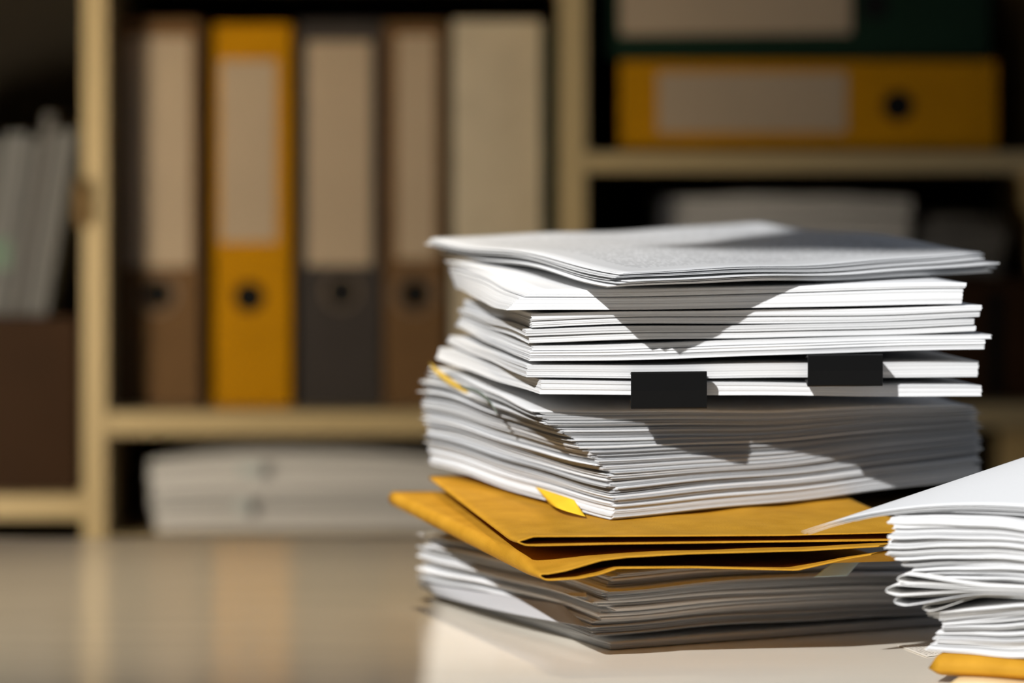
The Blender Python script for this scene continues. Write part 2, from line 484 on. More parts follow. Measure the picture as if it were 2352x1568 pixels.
# lower middle compartment: thick pile of mauve papers on the bottom shelf
dq = DS + .035
zl = zs(1236)
pl = Pile([(0, np.array((pxx(352, dq), dq, zl + .0006)), np.array((pxx(352, dq), dq + .2, zl + .0006)), np.array((pxx(1150, dq), dq, zl + .0006))),
           (1, np.array((pxx(345, dq), dq, rowz(1062, dq))), np.array((pxx(345, dq), dq + .2, rowz(1062, dq))), np.array((pxx(1150, dq), dq, rowz(1075, dq))))], bow=(0, 0), seed=4, wave=(.0004, .0005))
class Arch(Pile):
    def extra(self, u, v, s):
        return .012 * s * 4 * v * (1 - v)
pl.__class__ = Arch
lab = ['lowest of the mauve grey bundles lying below the upright binders', None, None, None, None, 'topmost mauve grey bundle with an arched top below the upright binders']
build_pile(pl, [dict(t=1, g=.05, pages=5) for _ in range(6)], 'paper_bundle', M['mauve_paper'], 11, 8, 16, jit=.004, pjit=.003,
           label='mauve grey paper bundle in the middle of the low pile under the binders', labels=lab, cat='paper bundle', group='mauve bundles under the binders')
# small bluish stickers on that pile's front
for (a, r0, b_, r1, nm) in ((548, 1066, 602, 1092, 'upper'), (540, 1148, 572, 1180, 'lower')):
    v, f = box_vf(pxx(a, dq - .012), pxx(b_, dq - .012), dq - .0115, dq - .0110, rowz(r1, dq - .012), rowz(r0, dq - .012))
    o = mesh_obj('index_sticker', v, f, mat('bluish_sticker', (.40, .43, .43), .6, .2))
    tag(o, 'faint bluish sticker %s on the mauve paper pile' % ('near the top' if nm == 'upper' else 'low down'), 'sticker')

# right bay, under the shelf: brown archive box with slots, papers on top
db = DS + .045
zb_ = zs(930) + .0004
ab = empty('archive_box', (pxx(1900, db), db, zb_), 'dark brown archive box on the lower right shelf behind the paper stack', 'box')
bx0, bx1, bz = pxx(1420, db), pxx(2376, db), rowz(640, db)
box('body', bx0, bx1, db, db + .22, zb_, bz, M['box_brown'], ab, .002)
for a in (1500, 1700, 1900, 2100, 2268):
    box('spine_stripe', pxx(a, db), pxx(a + 34, db), db - .0012, db + .0002, zb_ + .004, bz - .012, M['hole'], ab)
dp = DS + .07
def flatpile(px0, px1, rb, rt, n, seed, material, label, group, depth=.17, zb=None, bow=.0, dd=0.0, jit=.008):
    d = dp + dd
    zb0 = bz + .0012 if zb is None else zb
    k0 = (0, np.array((pxx(px0, d), d, zb0)), np.array((pxx(px0, d), d + depth, zb0)), np.array((pxx(px1, d), d, zb0)))
    zt = rowz(rt, d)
    k1 = (1, np.array((pxx(px0, d), d, zt)), np.array((pxx(px0, d), d + depth, zt)), np.array((pxx(px1, d), d, zt)))
    return build_pile(Pile([k0, k1], wave=(.0006, .0012), seed=seed), [dict(t=1, g=.1, pages=4) for _ in range(n)], 'paper_bundle', material, seed, 6, 14,
                      jit=jit, pjit=.004, label=label, cat='paper bundle', group=group)
flatpile(1512, 2085, 640, 455, 9, 21, M['mauve_paper'], 'dim mauve paper bundle piled on the archive box under the right shelf', 'bundles on the archive box')
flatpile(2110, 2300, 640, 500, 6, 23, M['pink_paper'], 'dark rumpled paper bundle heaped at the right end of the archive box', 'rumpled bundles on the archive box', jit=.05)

# ------------------------------------------------------------------ the tall stack
T0 = TAB
# bottom block on the desk
kb = [key(0, (1415, 1497), (1000, 1372), (2225, 1432), 2.10, 2.34, 2.214),
      key(1, (1416, 1479), (1000, 1356), (2225, 1416), 2.10, 2.34, 2.214)]
for q in kb:
    for a in (1, 2, 3): q[a][2] = max(q[a][2], T0 + (.0005 if q[0] == 0 else .0040))
build_pile(Pile(kb, seed=1), [dict(t=1, g=.08, pages=7, du=.02), dict(t=1, g=.08, pages=7, du=.02)], 'document', M['paper'], 101, jit=.002, pjit=.0012,
           labels=['white document lying lowest in the tall stack, flat on the desk', 'white document second from the desk in the tall stack, front corner jutting forward'])
kb2 = [key(0, (1366, 1478), (962, 1366), (2240, 1414), 2.105, 2.34, 2.215, .0052),
       key(.45, (1372, 1425), (968, 1320), (2245, 1372), 2.105, 2.33, 2.22),
       key(1, (1402, 1312), (978, 1212), (2250, 1268), 2.105, 2.32, 2.22)]
for a in (1, 2, 3): kb2[0][a][2] = max(kb2[0][a][2], T0 + .0064)
docs = []
rs = np.random.RandomState(5)
for i in range(30):
    docs.append(dict(t=rs.uniform(.6, 1.6), g=rs.choice([.06, .1, .5]), pages=int(rs.randint(3, 7)), jit=.010 if i > 1 else .004))
docs[24].update(du=-.03, dv=-.01)
lab = [None] * 30
lab[0] = 'thick folded-edge document just above the two lowest ones in the tall stack'
docs[0].update(t=3.5, pages=9)
lab[29] = 'topmost grey-shadowed document directly under the big yellow envelope'
build_pile(Pile(kb2, wave=(.0011, .0009), seed=8), docs, 'document', M['paper_old'], 102, jit=.008, pjit=.0025, rot=.008, labels=lab,
           label='worn document in the shaded part of the tall stack below the yellow envelopes', group='worn documents below the envelopes')

# ---- envelopes
def interp(xs, ys):
    xs, ys = np.array(xs, float), np.array(ys, float)
    return lambda q: np.interp(q, xs, ys)
def smooth(t):
    t = np.clip(t, 0, 1); return t * t * (3 - 2 * t)
def envelope(name, A, U, Vd, low_lip, up_lip, low_pl, up_pl, mt, label, crease=.2, nu=40, nv=70, thick=.0009, fold=.004, extra=None, under_lip=None):
    """two kraft panels joined in a rounded fold along the left edge, open along the front edge.
    lips: (pixels, rows) along the front edge; planes: z at (front-left, back-left, front-right, back-right)"""
    A, U, Vd = np.array(A), np.array(U), np.array(Vd)
    def lip(tab):
        xs = [(p - 1176) for p in tab[0]]
        vs, zz = [], []
        for p, r in zip(*tab):
            k = (p - 1176) / FPX                     # x = k*y ; (A + v*Vd)
            v = (k * A[1] - A[0]) / (Vd[0] - k * Vd[1])
            vs.append(v); zz.append(rowz(r, A[1] + v * Vd[1]))
        return interp(vs, zz)
    zl, zu = lip(low_lip), lip(up_lip)
    def plane(p, u, v): return p[0] * (1 - u) * (1 - v) + p[1] * u * (1 - v) + p[2] * (1 - u) * v + p[3] * u * v
    us = np.linspace(0, 1, nu + 1) ** 1.6
    vs = np.linspace(0, 1, nv + 1) ** 1.35
    rowsv = []
    for u in us:
        w = smooth(u / crease)
        up = zu(vs) * (1 - w) + plane(up_pl, u, vs) * w
        lo = zl(vs) * (1 - w) + plane(low_pl, u, vs) * w
        rs_ = .0006 * np.sin(23 * vs + 5 * u) * np.sin(9 * u + 2 * vs) * np.clip(vs * 6, 0, 1)
        up = up + rs_ * w
        mid = (up[0] + lo[0]) / 2
        rnd = np.sqrt(np.clip(vs / .012, 0, 1))
        up = np.where(vs < .012, mid + (up - mid) * rnd, up)
        lo = np.where(vs < .012, mid + (lo - mid) * rnd, lo)
        lo = np.minimum(lo, up - .0012 * np.clip(vs / .012, 0, 1))
        jag = .0
        pts = []
        for k in range(nv, -1, -1):
            q = A + u * U + vs[k] * Vd; pts.append((q[0], q[1], lo[k]))
        for k in range(1, nv + 1):
            q = A + u * U + vs[k] * Vd; pts.append((q[0], q[1], up[k]))
        if extra: pts = extra(u, pts)
        rowsv.append(pts)
    n = len(rowsv[0])
    V = [p for r_ in rowsv for p in r_]
    Fc = [(i * n + j, i * n + j + 1, (i + 1) * n + j + 1, (i + 1) * n + j) for i in range(len(us) - 1) for j in range(n - 1)]
    o = mesh_obj(name, V, Fc, mt, smooth=True)
    s = o.modifiers.new('thickness', 'SOLIDIFY'); s.thickness = thick; s.offset = 1 if False else 0
    return tag(o, label, 'envelope', None)
Z = lambda h: TAB + h
envelope('envelope', (.0159, 2.008), (-.0965, .292), (.225, .046),
         ([1240, 1262, 1330, 1380, 1420, 1600, 1830, 1880, 1950, 2060], [1328, 1332, 1328, 1318, 1304, 1303, 1309, 1298, 1282, 1264]),
         ([1240, 1256, 1300, 1382, 1440, 1580, 1850, 2060], [1316, 1318, 1310, 1286, 1279, 1271, 1264, 1252]),
         (Z(.0530), Z(.0665), Z(.0540), Z(.0580)), (Z(.0630), Z(.0750), Z(.0665), Z(.0695)), M['kraft'],
         'large yellow kraft envelope with gaping open edge, the lower of two in the tall stack', crease=.16)
envelope('envelope', (.0035, 2.02), (-.0575, .275), (.236, .050),
         ([1190, 1212, 1240, 1400, 1700, 2080], [1247, 1252, 1252.5, 1249, 1245, 1240]),
         ([1190, 1203, 1226, 1400, 1800, 2080], [1241, 1239, 1231.5, 1231, 1229, 1222]),
         (Z(.0715), Z(.0835), Z(.0728), Z(.0780)), (Z(.0742), Z(.0856), Z(.0762), Z(.0855)), M['kraft'],
         'yellow kraft envelope lying on the bigger envelope, directly beneath the white stack', crease=.12)

# ---- big middle mass
km = [key(0, (1405, 1197), (988, 1076), (2250, 1101), 2.10, 2.30, 2.25, .0010),
      key(.155, (1414, 1157), (986, 1040), (2252, 1066), 2.10, 2.30, 2.25),
      key(.36, (1400, 1105), (983, 992), (2250, 1016), 2.10, 2.30, 2.25),
      key(.57, (1352, 1052), (976, 950), (2244, 988), 2.10, 2.31, 2.25),
      key(.77, (1290, 1000), (970, 903), (2238, 958), 2.10, 2.32, 2.24),
      key(1, (1232, 941), (998, 840), (2232, 930), 2.10, 2.35, 2.22)]
rs = np.random.RandomState(9)
docs, lab = [], []
def add(n, total, label, group, first=None, last=None, **o):
    w = [rs.uniform(.55, 1.5) for _ in range(n)]; q = total / sum(w)
    for i in range(n):
        d = dict(t=w[i] * q, g=rs.choice(o['gaps']) * total / n, pages=int(rs.randint(*o['pages'])), jit=o['jit'], pjit=o['pjit'], rj=o['rj'], mat=M[o['mat']], group=group, curl=o.get('curl', 0) * min(1, (i + 1) / 8, (n - 1 - i) / 8))
        lb = label
        if i == 0 and first: lb = first; d.pop('group')
        if i == n - 1 and last: lb = last; d.pop('group')
        docs.append(d); lab.append(lb)
add(8, 16.5, 'neat white document in the even block just above the yellow envelopes', 'even block above the envelopes',
    'clean white document resting directly on the upper yellow envelope', gaps=[.06], pages=(6, 10), jit=.0018, pjit=.0008, rj=.002, mat='paper')
add(11, 20, 'curled-corner document just below the dark seam of the tall stack', 'documents below the dark seam', gaps=[.05, .1, .45], pages=(3, 7), jit=.005, pjit=.002, rj=.004, mat='paper_old')
add(46, 63.5, 'thin well-thumbed document in the tight middle mass of the tall stack', 'tight middle mass of the tall stack', None,
    'topmost thin document of the tight middle mass, under the clipped bundles', gaps=[.05, .12, .45], pages=(2, 6), jit=.0060, pjit=.0022, rj=.005, mat='paper_old')
docs[19]['g'] = 2.2
build_pile(Pile(km, wave=(.0011, .0009), seed=3), docs, 'document', M['paper_old'], 105, labels=lab)

# ---- upper sheaves
def sheaf(b, tp, n, seed, pages, label, mt='paper', jit=.002, pjit=.0009, dz=(0.0, 0.0), wave=(.0004, .0004), g=.06, labels=None, dcs=(2.08, 2.32, 2.14), group=None, bow=(0, 0), **kw_):
    k0 = key(0, *b, *dcs, dz[0]); k1 = key(1, *tp, *dcs, dz[1])
    return build_pile(Pile([k0, k1], wave=wave, seed=seed, bow=bow), [dict(t=1, g=g, pages=pages, jit=jit, pjit=pjit) for _ in range(n)], 'document', M[mt], seed, jit=jit, pjit=pjit,
                      rot=.002, label=label, labels=labels, group=group, **kw_)
# lower clipped sheaf (clip 1)
sheaf(((1240, 911), (1002, 826), (2255, 916)), ((1244, 873), (1010, 797), (2256, 884)), 1, 31, 14, 'white document held by the left black binder clip', dcs=(2.085, 2.32, 2.15), bow=(0, -.0008))
# upper clipped sheaf (clip 2)
sheaf(((1206, 869), (1028, 786), (2244, 872)), ((1206, 838), (1034, 770), (2246, 830)), 1, 32, 11, 'white document held by the right black binder clip', dcs=(2.085, 2.32, 2.15), bow=(-.0008, -.0006))
# paired sheaf 3 (lower) and 3 (upper)
sheaf(((1217, 835), (1048, 752), (2266, 805)), ((1222, 797), (1058, 731), (2268, 768)), 3, 33, 6, None, labels=['white document lowest above the right clipped one', 'middle one of three white documents above the right binder clip', 'top one of three long white documents above the right binder clip'],
      dcs=(2.085, 2.32, 2.14), g=.1)
sheaf(((1220, 795), (1062, 728), (2246, 766)), ((1218, 722), (1066, 688), (2250, 702)), 4, 34, 7, None, labels=['white document with stepped corner, fourth above the right binder clip', 'white document, third below the curling thick one', 'white document, second below the curling thick one', 'white document just below the thick curling one'],
      dcs=(2.085, 2.32, 2.14), g=.15, jit=.006, dz=(.0005, 0))
# thick curling sheaf 4
class Curl(Pile):
    def extra(self, u, v, s):
        return .010 * (s - .2) * np.clip(.35 - v, 0, 1) * np.sin(u * 3.1)
k0 = key(0, (1162, 719), (1046, 668), (2208, 703), 2.075, 2.32, 2.135)
k1 = key(1, (1226, 668), (1016, 600), (2216, 650), 2.085, 2.32, 2.135)
build_pile(Curl([k0, k1], wave=(.0006, .0004), seed=35), [dict(t=2.2, g=.03, pages=16, pjit=.0006, jit=.001), dict(t=1, g=.05, pages=8, pjit=.0008, jit=.001, dv=.006)], 'document', M['paper'], 35, jit=.001, pjit=.0006, rot=.001,
           labels=['thick white document with slanting fanned left edge near the top', 'thinner white document lying on the thick slanted one, under the loose top sheets'])
# loose sheets on top
k0 = key(0, (1385, 664), (1012, 590), (2275, 632), 2.038, 2.34, 2.20, .0024)
k1 = key(1, (1432, 626), (989, 547), (2252, 579), 2.046, 2.34, 2.22)
docs = []
rs = np.random.RandomState(77)
for i in range(13):
    docs.append(dict(t=rs.uniform(.5, 1.2), g=rs.choice([.2, .5, 1.2]), pages=int(rs.randint(1, 4)), jit=.011, rj=.010, pjit=.003))
docs[12].update(t=.5, g=1.0, pages=1, jit=.0, rj=0, tone=.8, print=M['printed'])
docs[11].update(t=.6, jit=.003)
docs[3].update(dv=.02)
lab = ['lowest loose sheets of the top layer, fanned corner hanging over'] + [None] * 10 + ['white sheet just under the printed top page', 'printed white page lying on the very top of the tall stack']
build_pile(Pile(k0 and [k0, k1], wave=(.0014, .0008), seed=36), docs, 'paper_sheet', M['paper'], 36, jit=.01, labels=lab, cat='sheet',
           label='loose white sheet fanned out under the printed top page', group='loose sheets on top of the tall stack')

# ---- binder clips
def clip(px0, px1, r0, r1, d, label, y_in=.020):
    xa, xb = pxx(px0, d), pxx(px1, d)
    zt, zb = rowz(r0, d), rowz(r1, d)
    zc = (zt + zb) / 2; t = .0005
    # closed spring-steel profile in y-z: spine in front, two cheeks converging onto the paper
    prof = [(y_in, (zt - zb) * .36), (.0012, (zt - zb) * .5), (.0003, (zt - zb) * .47), (-.0004, 0), (.0003, -(zt - zb) * .47), (.0012, -(zt - zb) * .5), (y_in, -(zt - zb) * .36)]
    V, Fc = [], []
    n = 10
    for i in range(n + 1):
        fr = i / n; x = xa + (xb - xa) * fr
        for y, z in prof: V.append((x, d + y + .012 * 0 + (x - xa) * .12, zc + z))
    k = len(prof)
    for i in range(n):
        for j in range(k - 1): Fc.append((i * k + j, (i + 1) * k + j, (i + 1) * k + j + 1, i * k + j + 1))
    o = mesh_obj('binder_clip', V, Fc, M['clip'])
    s = o.modifiers.new('steel', 'SOLIDIFY'); s.thickness = .0007; s.offset = 0
    bevel(o, .0003, 2)
    return tag(o, label, 'binder clip')
clip(1449, 1625, 855, 939, 2.088, 'black binder clip on the lower clipped document, left of the other clip')
clip(1855, 2030, 816, 887, 2.106, 'black binder clip on the upper clipped document, nearer the right end')

# ---- tabs and notes
def patch(name, A, B, C_, D, mt, bulge, label, cat, n=14, thick=.0002, curl=0.0, lens=0.0):
    """thin curved quad: A-B inner edge, D-C outer edge; bulge pushes its middle along the given vector"""
    A, B, C_, D, bulge = map(np.array, (A, B, C_, D, bulge))
    V = []
    for i in range(n + 1):
        a = i / n
        for j in range(n + 1):
            b_ = j / n
            p = (A * (1 - a) + B * a) * (1 - b_) + (D * (1 - a) + C_ * a) * b_
            p = p + bulge * math.sin(a * math.pi) * math.sin(b_ * math.pi * .5) + lens * np.array((0, 0, -1)) * math.sin(a * math.pi) * b_
            V.append(p)
    Fc = [(i * (n + 1) + j, (i + 1) * (n + 1) + j, (i + 1) * (n + 1) + j + 1, i * (n + 1) + j + 1) for i in range(n) for j in range(n)]
    o = mesh_obj(name, V, Fc, mt, smooth=True)
    s = o.modifiers.new('thickness', 'SOLIDIFY'); s.thickness = thick; s.offset = 0
    return tag(o, label, cat)
patch('sticky_note', P(1229, 1117, 2.175), P(1318, 1147, 2.126), P(1345, 1186, 2.108), P(1262, 1156, 2.150), M['yellow_note'], (-.004, -.006, .001),
      'bright yellow sticky note curling out above the yellow envelope', 'sticky note')
patch('page_marker', P(986, 832, 2.31), P(1078, 900, 2.245), P(1074, 905, 2.240), P(994, 850, 2.30), M['mustard_tab'], (-.002, -.003, 0),
      'thin mustard page marker poking from the left face of the tall stack', 'page marker')
# grey-green ribbon
pts = [P(1078, 884, 2.236), P(1105, 888, 2.215), P(1130, 900, 2.195), P(1148, 920, 2.182), P(1160, 938, 2.172)]
V = []
for i, p in enumerate(pts):
    w = np.array((.0022, -.0008, -.0050)) * (.35 + .65 * i / 4)
    V += [p + np.array((-.006, -.014, .0008)), p + w + np.array((-.006, -.014, .0008))]
Fc = [(2 * i, 2 * i + 1, 2 * i + 3, 2 * i + 2) for i in range(4)]
o = mesh_obj('page_marker', V, Fc, M['green_tab'], smooth=True)
o.modifiers.new('round', 'SUBSURF').render_levels = 2
s = o.modifiers.new('thickness', 'SOLIDIFY'); s.thickness = .0003
tag(o, 'narrow grey-green page marker bending down the left face of the stack', 'page marker')
patch('page_marker', P(1925, 1282, 2.128), P(1984, 1280, 2.140), P(1946, 1322, 2.124), P(1868, 1325, 2.108), M['blue_tab'], (0, -.001, 0),
      'pale blue-grey page marker hanging out below the lower yellow envelope', 'page marker')
# torn grey flap, its paper colour darkened to stand in for shade; white slips
M['shaded_grey_paper'] = mat('shaded_grey_paper', (.42, .42, .43), .8, .1)
patch('torn_paper', P(972, 1338, 2.315), P(1292, 1388, 2.14), P(1350, 1440, 2.098), P(985, 1362, 2.315), M['shaded_grey_paper'], (-.004, -.006, 0),
      'torn grey paper flap, darkened for shade, drooping over the left face near the desk', 'torn paper')
patch('paper_slip', P(1386, 1376, 2.112), P(1500, 1366, 2.125), P(1440, 1384, 2.113), P(1390, 1391, 2.108), M['paper'], (0, -.001, 0),
      'small white paper corner folded out below the yellow envelopes', 'paper slip')
patch('paper_slip', P(1296, 1362, 2.125), P(1346, 1360, 2.112), P(1348, 1371, 2.106), P(1312, 1368, 2.115), M['paper'], (0, -.0005, 0),
      'tiny white slip poking out of the dark left face under the envelope', 'paper slip')

# ------------------------------------------------------------------ right-hand stack
def fkey(s, c, r, dc=1.98, dr=1.94, l=(.07, .19), dzl=0.0, dz=0.0):
    C_, R_ = P(*c, dc), P(*r, dr)
    C_[2] += dz; R_[2] += dz
    L_ = C_ + np.array((l[0], l[1], dzl))
    return (s, C_, L_, R_)
env_lo = [(-1, 0)]
def puffy(name, c, r, dc, dr, zb, zt, mt, label, l=(.07, .19), nu=24, nv=40):
    """closed padded envelope: flat underside, softly rounded edges"""
    C_ = np.array((pxx(c, dc), dc)); R_ = np.array((pxx(r, dr), dr)); L_ = C_ + np.array(l)
    V = []
    us, vs = np.linspace(0, 1, nu + 1), np.linspace(0, 1, nv + 1)
    def e(t, w): return np.sqrt(np.clip(1 - (1 - np.clip(np.minimum(t, 1 - t) / w, 0, 1)) ** 2, 0, 1))
    for side in (0, 1):
        for u in us:
            for v in vs:
                q = C_ + u * (L_ - C_) + v * (R_ - C_)
                k = e(u, .05) * e(v, .05)
                mid = zb + (zt - zb) * .42
                wob = .0007 * math.sin(9 * v + 3 * u)
                z = mid + (zt - mid) * k + wob * k if side else mid - (mid - zb) * k
                V.append((q[0], q[1], z))
    m_ = (nu + 1) * (nv + 1); Fc = []
    for i in range(nu):
        for j in range(nv):
            a = i * (nv + 1) + j
            Fc.append((a, a + 1, a + nv + 2, a + nv + 1)); Fc.append((m_ + a, m_ + a + nv + 1, m_ + a + nv + 2, m_ + a + 1))
    pi = [i * (nv + 1) + j for i, j in perim(nu, nv)]
    bm_o = mesh_obj(name, V, Fc, mt, smooth=True)
    bm = bmesh.new(); bm.from_mesh(bm_o.data); bmesh.ops.remove_doubles(bm, verts=bm.verts, dist=1e-6); bm.to_mesh(bm_o.data); bm.free()
    return tag(bm_o, label, 'envelope')
puffy('envelope', 2170, 2640, 1.955, 1.915, Z(.0003), Z(.0045), M['kraft_cream'], 'pale cream envelope lying flat on the desk under the right-hand stack')
puffy('envelope', 2132, 2620, 1.972, 1.93, Z(.0050), Z(.0165), M['kraft'], 'padded yellow envelope at the bottom of the right-hand paper stack')
zf = lambda z, d: HY + (CAMZ - z) / d * FPX
kf = [fkey(0, (2132, zf(Z(.0176), 1.985)), (2480, zf(Z(.0178), 1.945)), 1.985, 1.945),
      fkey(.25, (2148, 1462), (2480, 1462), 1.985, 1.945),
      fkey(.6, (2172, 1432), (2480, 1425), 1.985, 1.945),
      fkey(1, (2128, 1403), (2480, 1390), 1.985, 1.945)]
rs = np.random.RandomState(15)
docs = [dict(t=rs.uniform(.6, 1.6), g=rs.choice([.08, .4, .9]), pages=int(rs.randint(3, 7)), jit=.012) for _ in range(16)]
lab = [None] * 16; lab[0] = 'lowest white document on the padded envelope of the right-hand stack'
class Bulge(Pile):
    def extra(self, u, v, s):
        return .0026 * s * np.sin(v * 3.14159) ** 2
p_ = Bulge(kf, wave=(.0003, .0006), seed=51)
build_pile(p_, docs, 'document', M['paper'], 51, jit=.01, pjit=.005, rot=.01, labels=lab,
           label='ragged white document in the lower half of the right-hand stack', group='ragged documents low in the right stack')
# folded leaflets with teardrop folds facing left
def leaflet(c_px, c_row, r_row, d, h, length, label, mt, tail=.2, up=0.0, dr=1.945, ly=.15):
    C_ = P(c_px, c_row, d); R_ = P(2480, r_row, dr)
    ln = np.linalg.norm((R_ - C_)[:2]); dirv = (R_ - C_)[:2] / ln
    L_ = np.array((.07, .19)) * (ly / .19)
    prof = []
    n = 26
    for k in range(n, -1, -1):
        s = (k / n) ** 1.5 * ln
        prof.append((s, -1))
    for k in range(1, n + 1):
        s = (k / n) ** 1.5 * ln
        prof.append((s, 1))
    V = []
    nn = 8
    for i in range(nn + 1):
        fu = i / nn
        for s, sd in prof:
            tt = s / length
            op = h * (math.sqrt(min(1, tt / .12)) if tt < .12 else 1) * max(0, 1 - max(0, tt - .12) / .88) ** 1.3 if tt < 1 else 0
            zc = C_[2] + (R_[2] - C_[2]) * smooth(s / (length * 1.1))
            q = C_[:2] + dirv * s + L_ * fu
            V.append((q[0], q[1], zc + sd * (op + .00028) + up * 0))
    k = len(prof)
    Fc = [(i * k + j, i * k + j + 1, (i + 1) * k + j + 1, (i + 1) * k + j) for i in range(nn) for j in range(k - 1)]
    o = mesh_obj('folded_leaflet', V, Fc, mt, smooth=True)
    s = o.modifiers.new('thickness', 'SOLIDIFY'); s.thickness = .0003; s.offset = 0
    return tag(o, label, 'leaflet', 'folded leaflets in the right stack')
leaflet(2119, 1395, 1378, 1.976, .0018, .034, 'shortest folded leaflet, lowest of the looped ones in the right stack', M['cream_paper'])
leaflet(2053, 1380, 1370, 1.974, .0024, .050, 'whitish folded leaflet with open loop, second lowest in the right stack', M['paper'])
leaflet(2034, 1355, 1362, 1.972, .0027, .058, 'cream folded leaflet whose loop reaches farthest left', M['cream_paper'])
leaflet(2060, 1329, 1355, 1.972, .0023, .050, 'uppermost cream folded leaflet, loop tilted up beneath the white pages', M['cream_paper'])
kg = [fkey(0, (2150, 1336), (2480, 1347), 1.985, 1.945),
      fkey(.25, (2100, 1312), (2480, 1322), 1.985, 1.945),
      fkey(.55, (2042, 1274), (2480, 1290), 1.985, 1.945),
      fkey(.75, (2034, 1240), (2480, 1258), 1.985, 1.945),
      fkey(.78, (2056, 1228), (2480, 1250), 1.985, 1.945),
      fkey(1, (2050, 1184), (2480, 1228), 1.985, 1.945)]
docs = [dict(t=rs.uniform(.6, 1.6), g=rs.choice([.06, .25, .7]), pages=int(rs.randint(3, 7)), jit=.008) for _ in range(26)]
lab = [None] * 26; lab[25] = 'highest white document in the right stack, under the lifted sheets'
class Bulge2(Pile):
    def extra(self, u, v, s):
        return .0042 * np.abs(np.sin(v * 3.14159)) ** 1.5 * (.6 + .4 * s)
p_ = Bulge(kg, wave=(.0003, .0004), seed=52); p_.__class__ = Bulge2
build_pile(p_, docs, 'document', M['paper'], 52, jit=.008, pjit=.004, rot=.01, labels=lab,
           label='ragged white document in the upper half of the right-hand stack', group='ragged documents high in the right stack')
# lifted sheets on top with a drooping pointed corner
def lifted(i, tip, mid, end, far, label, thick=.00022, n=30):
    """sheet: tip corner, front edge through mid to end (photo px,row,dist), left/back edge to far"""
    T_, Mi, E, Fa = P(*tip), P(*mid), P(*end), P(*far)
    V = []
    for a in range(n + 1):
        u = a / n
        for b_ in range(n + 1):
            v = b_ / n
            q = (1 - v) ** 2 * T_ + 2 * v * (1 - v) * (2 * Mi - .5 * T_ - .5 * E) + v * v * E
            q = q + u * (Fa - T_)
            V.append(q)
    Fc = [(a * (n + 1) + b_, (a + 1) * (n + 1) + b_, (a + 1) * (n + 1) + b_ + 1, a * (n + 1) + b_ + 1) for a in range(n) for b_ in range(n)]
    o = mesh_obj('paper_sheet', V, Fc, M['paper'], smooth=True)
    at = o.data.attributes.new('tone', 'FLOAT', 'FACE'); at.data.foreach_set('value', np.full(len(Fc), .75, dtype=np.float32))
    s = o.modifiers.new('thickness', 'SOLIDIFY'); s.thickness = thick; s.offset = 0
    return tag(o, label, 'sheet', 'lifted sheets on the right stack')
lifted(0, (1841, 1221, 1.985), (2130, 1163, 1.980), (2470, 1176, 1.955), (2400, 1034, 2.12), 'top white sheet on the right stack, pointed corner reaching farthest left')
lifted(1, (1845, 1225, 1.986), (2130, 1168, 1.981), (2470, 1182, 1.957), (2400, 1042, 2.12), 'second lifted white sheet on the right stack, close under the top one')
lifted(2, (1857, 1226, 1.987), (2130, 1172, 1.982), (2470, 1187, 1.959), (2410, 1050, 2.12), 'third lifted white sheet on the right stack, corner a little shorter')
lifted(3, (1964, 1197, 1.988), (2150, 1176, 1.984), (2470, 1192, 1.961), (2430, 1056, 2.11), 'lowest lifted sheet on the right stack, corner set back from the others')
# printed slip under the stack
V = [P(2064, 1481, 2.0), P(2150, 1476, 2.005), P(2160, 1503, 1.98), P(2075, 1497, 1.985)]
for p in V: p[2] = Z(.0002)
V = [(pxx(2064, d), d, Z(.0002)) for d in (2.13,)]
def onDesk(px, row, h=.0003):
    d = (CAMZ - TAB - h) * FPX / (row - HY); return np.array((pxx(px, d), d, TAB + h))
q = [onDesk(2062, 1482), onDesk(2140, 1478), onDesk(2190, 1500), onDesk(2128, 1508)]
top = [p + np.array((0, 0, .0002)) for p in q]
o = mesh_obj('paper_slip', q + top, [(3, 2, 1, 0), (4, 5, 6, 7), (0, 1, 5, 4), (1, 2, 6, 5), (2, 3, 7, 6), (3, 0, 4, 7)], M['scrap_print'])
uvl = o.data.uv_layers.new(name='page')
for pl_ in o.data.polygons:
    for li in pl_.loop_indices:
        uvl.data[li].uv = [(0, 0), (1, 0), (1, 1), (0, 1)][o.data.loops[li].vertex_index % 4]
tag(o, 'small printed paper slip sticking out under the right-hand stack', 'paper slip')

# ------------------------------------------------------------------ added out of view: panel shading the desk's left, lamp lighting the bookcase
par = empty('shade_panel', (-.487, 1.9, TAB), 'added grey panel out of view, shading the left part of the desk', 'added panel')
box('panel', -.499, -.475, 1.0, 2.63, TAB + .012, TAB + PH, M['panel'], par, .004)
for y in (1.15, 2.5): box('foot', -.56, -.42, y - .02, y + .02, TAB + .0002, TAB + .012, M['metal_leg'], par, .002)
lx, ly, lz = -.76, 2.48, TAB + .10
lamp = empty('fill_lamp', (lx, ly, TAB), 'added globe lamp out of view behind the panel, lighting the bookcase', 'lamp')
def lathe(name, prof, mt, parent, n=28):
    V = [(lx + r * math.cos(6.2832 * i / n), ly + r * math.sin(6.2832 * i / n), z) for r, z in prof for i in range(n)]
    Fc = [(k * n + i, k * n + (i + 1) % n, (k + 1) * n + (i + 1) % n, (k + 1) * n + i) for k in range(len(prof) - 1) for i in range(n)]
    return mesh_obj(name, V, Fc, mt, parent, True)
lathe('base', [(.001, TAB + .0002), (.06, TAB + .0002), (.06, TAB + .010), (.012, TAB + .018), (.001, TAB + .018)], M['panel'], lamp)
lathe('stem', [(.001, TAB + .018), (.008, TAB + .018), (.008, TAB + .045), (.001, TAB + .045)], M['metal_leg'], lamp)

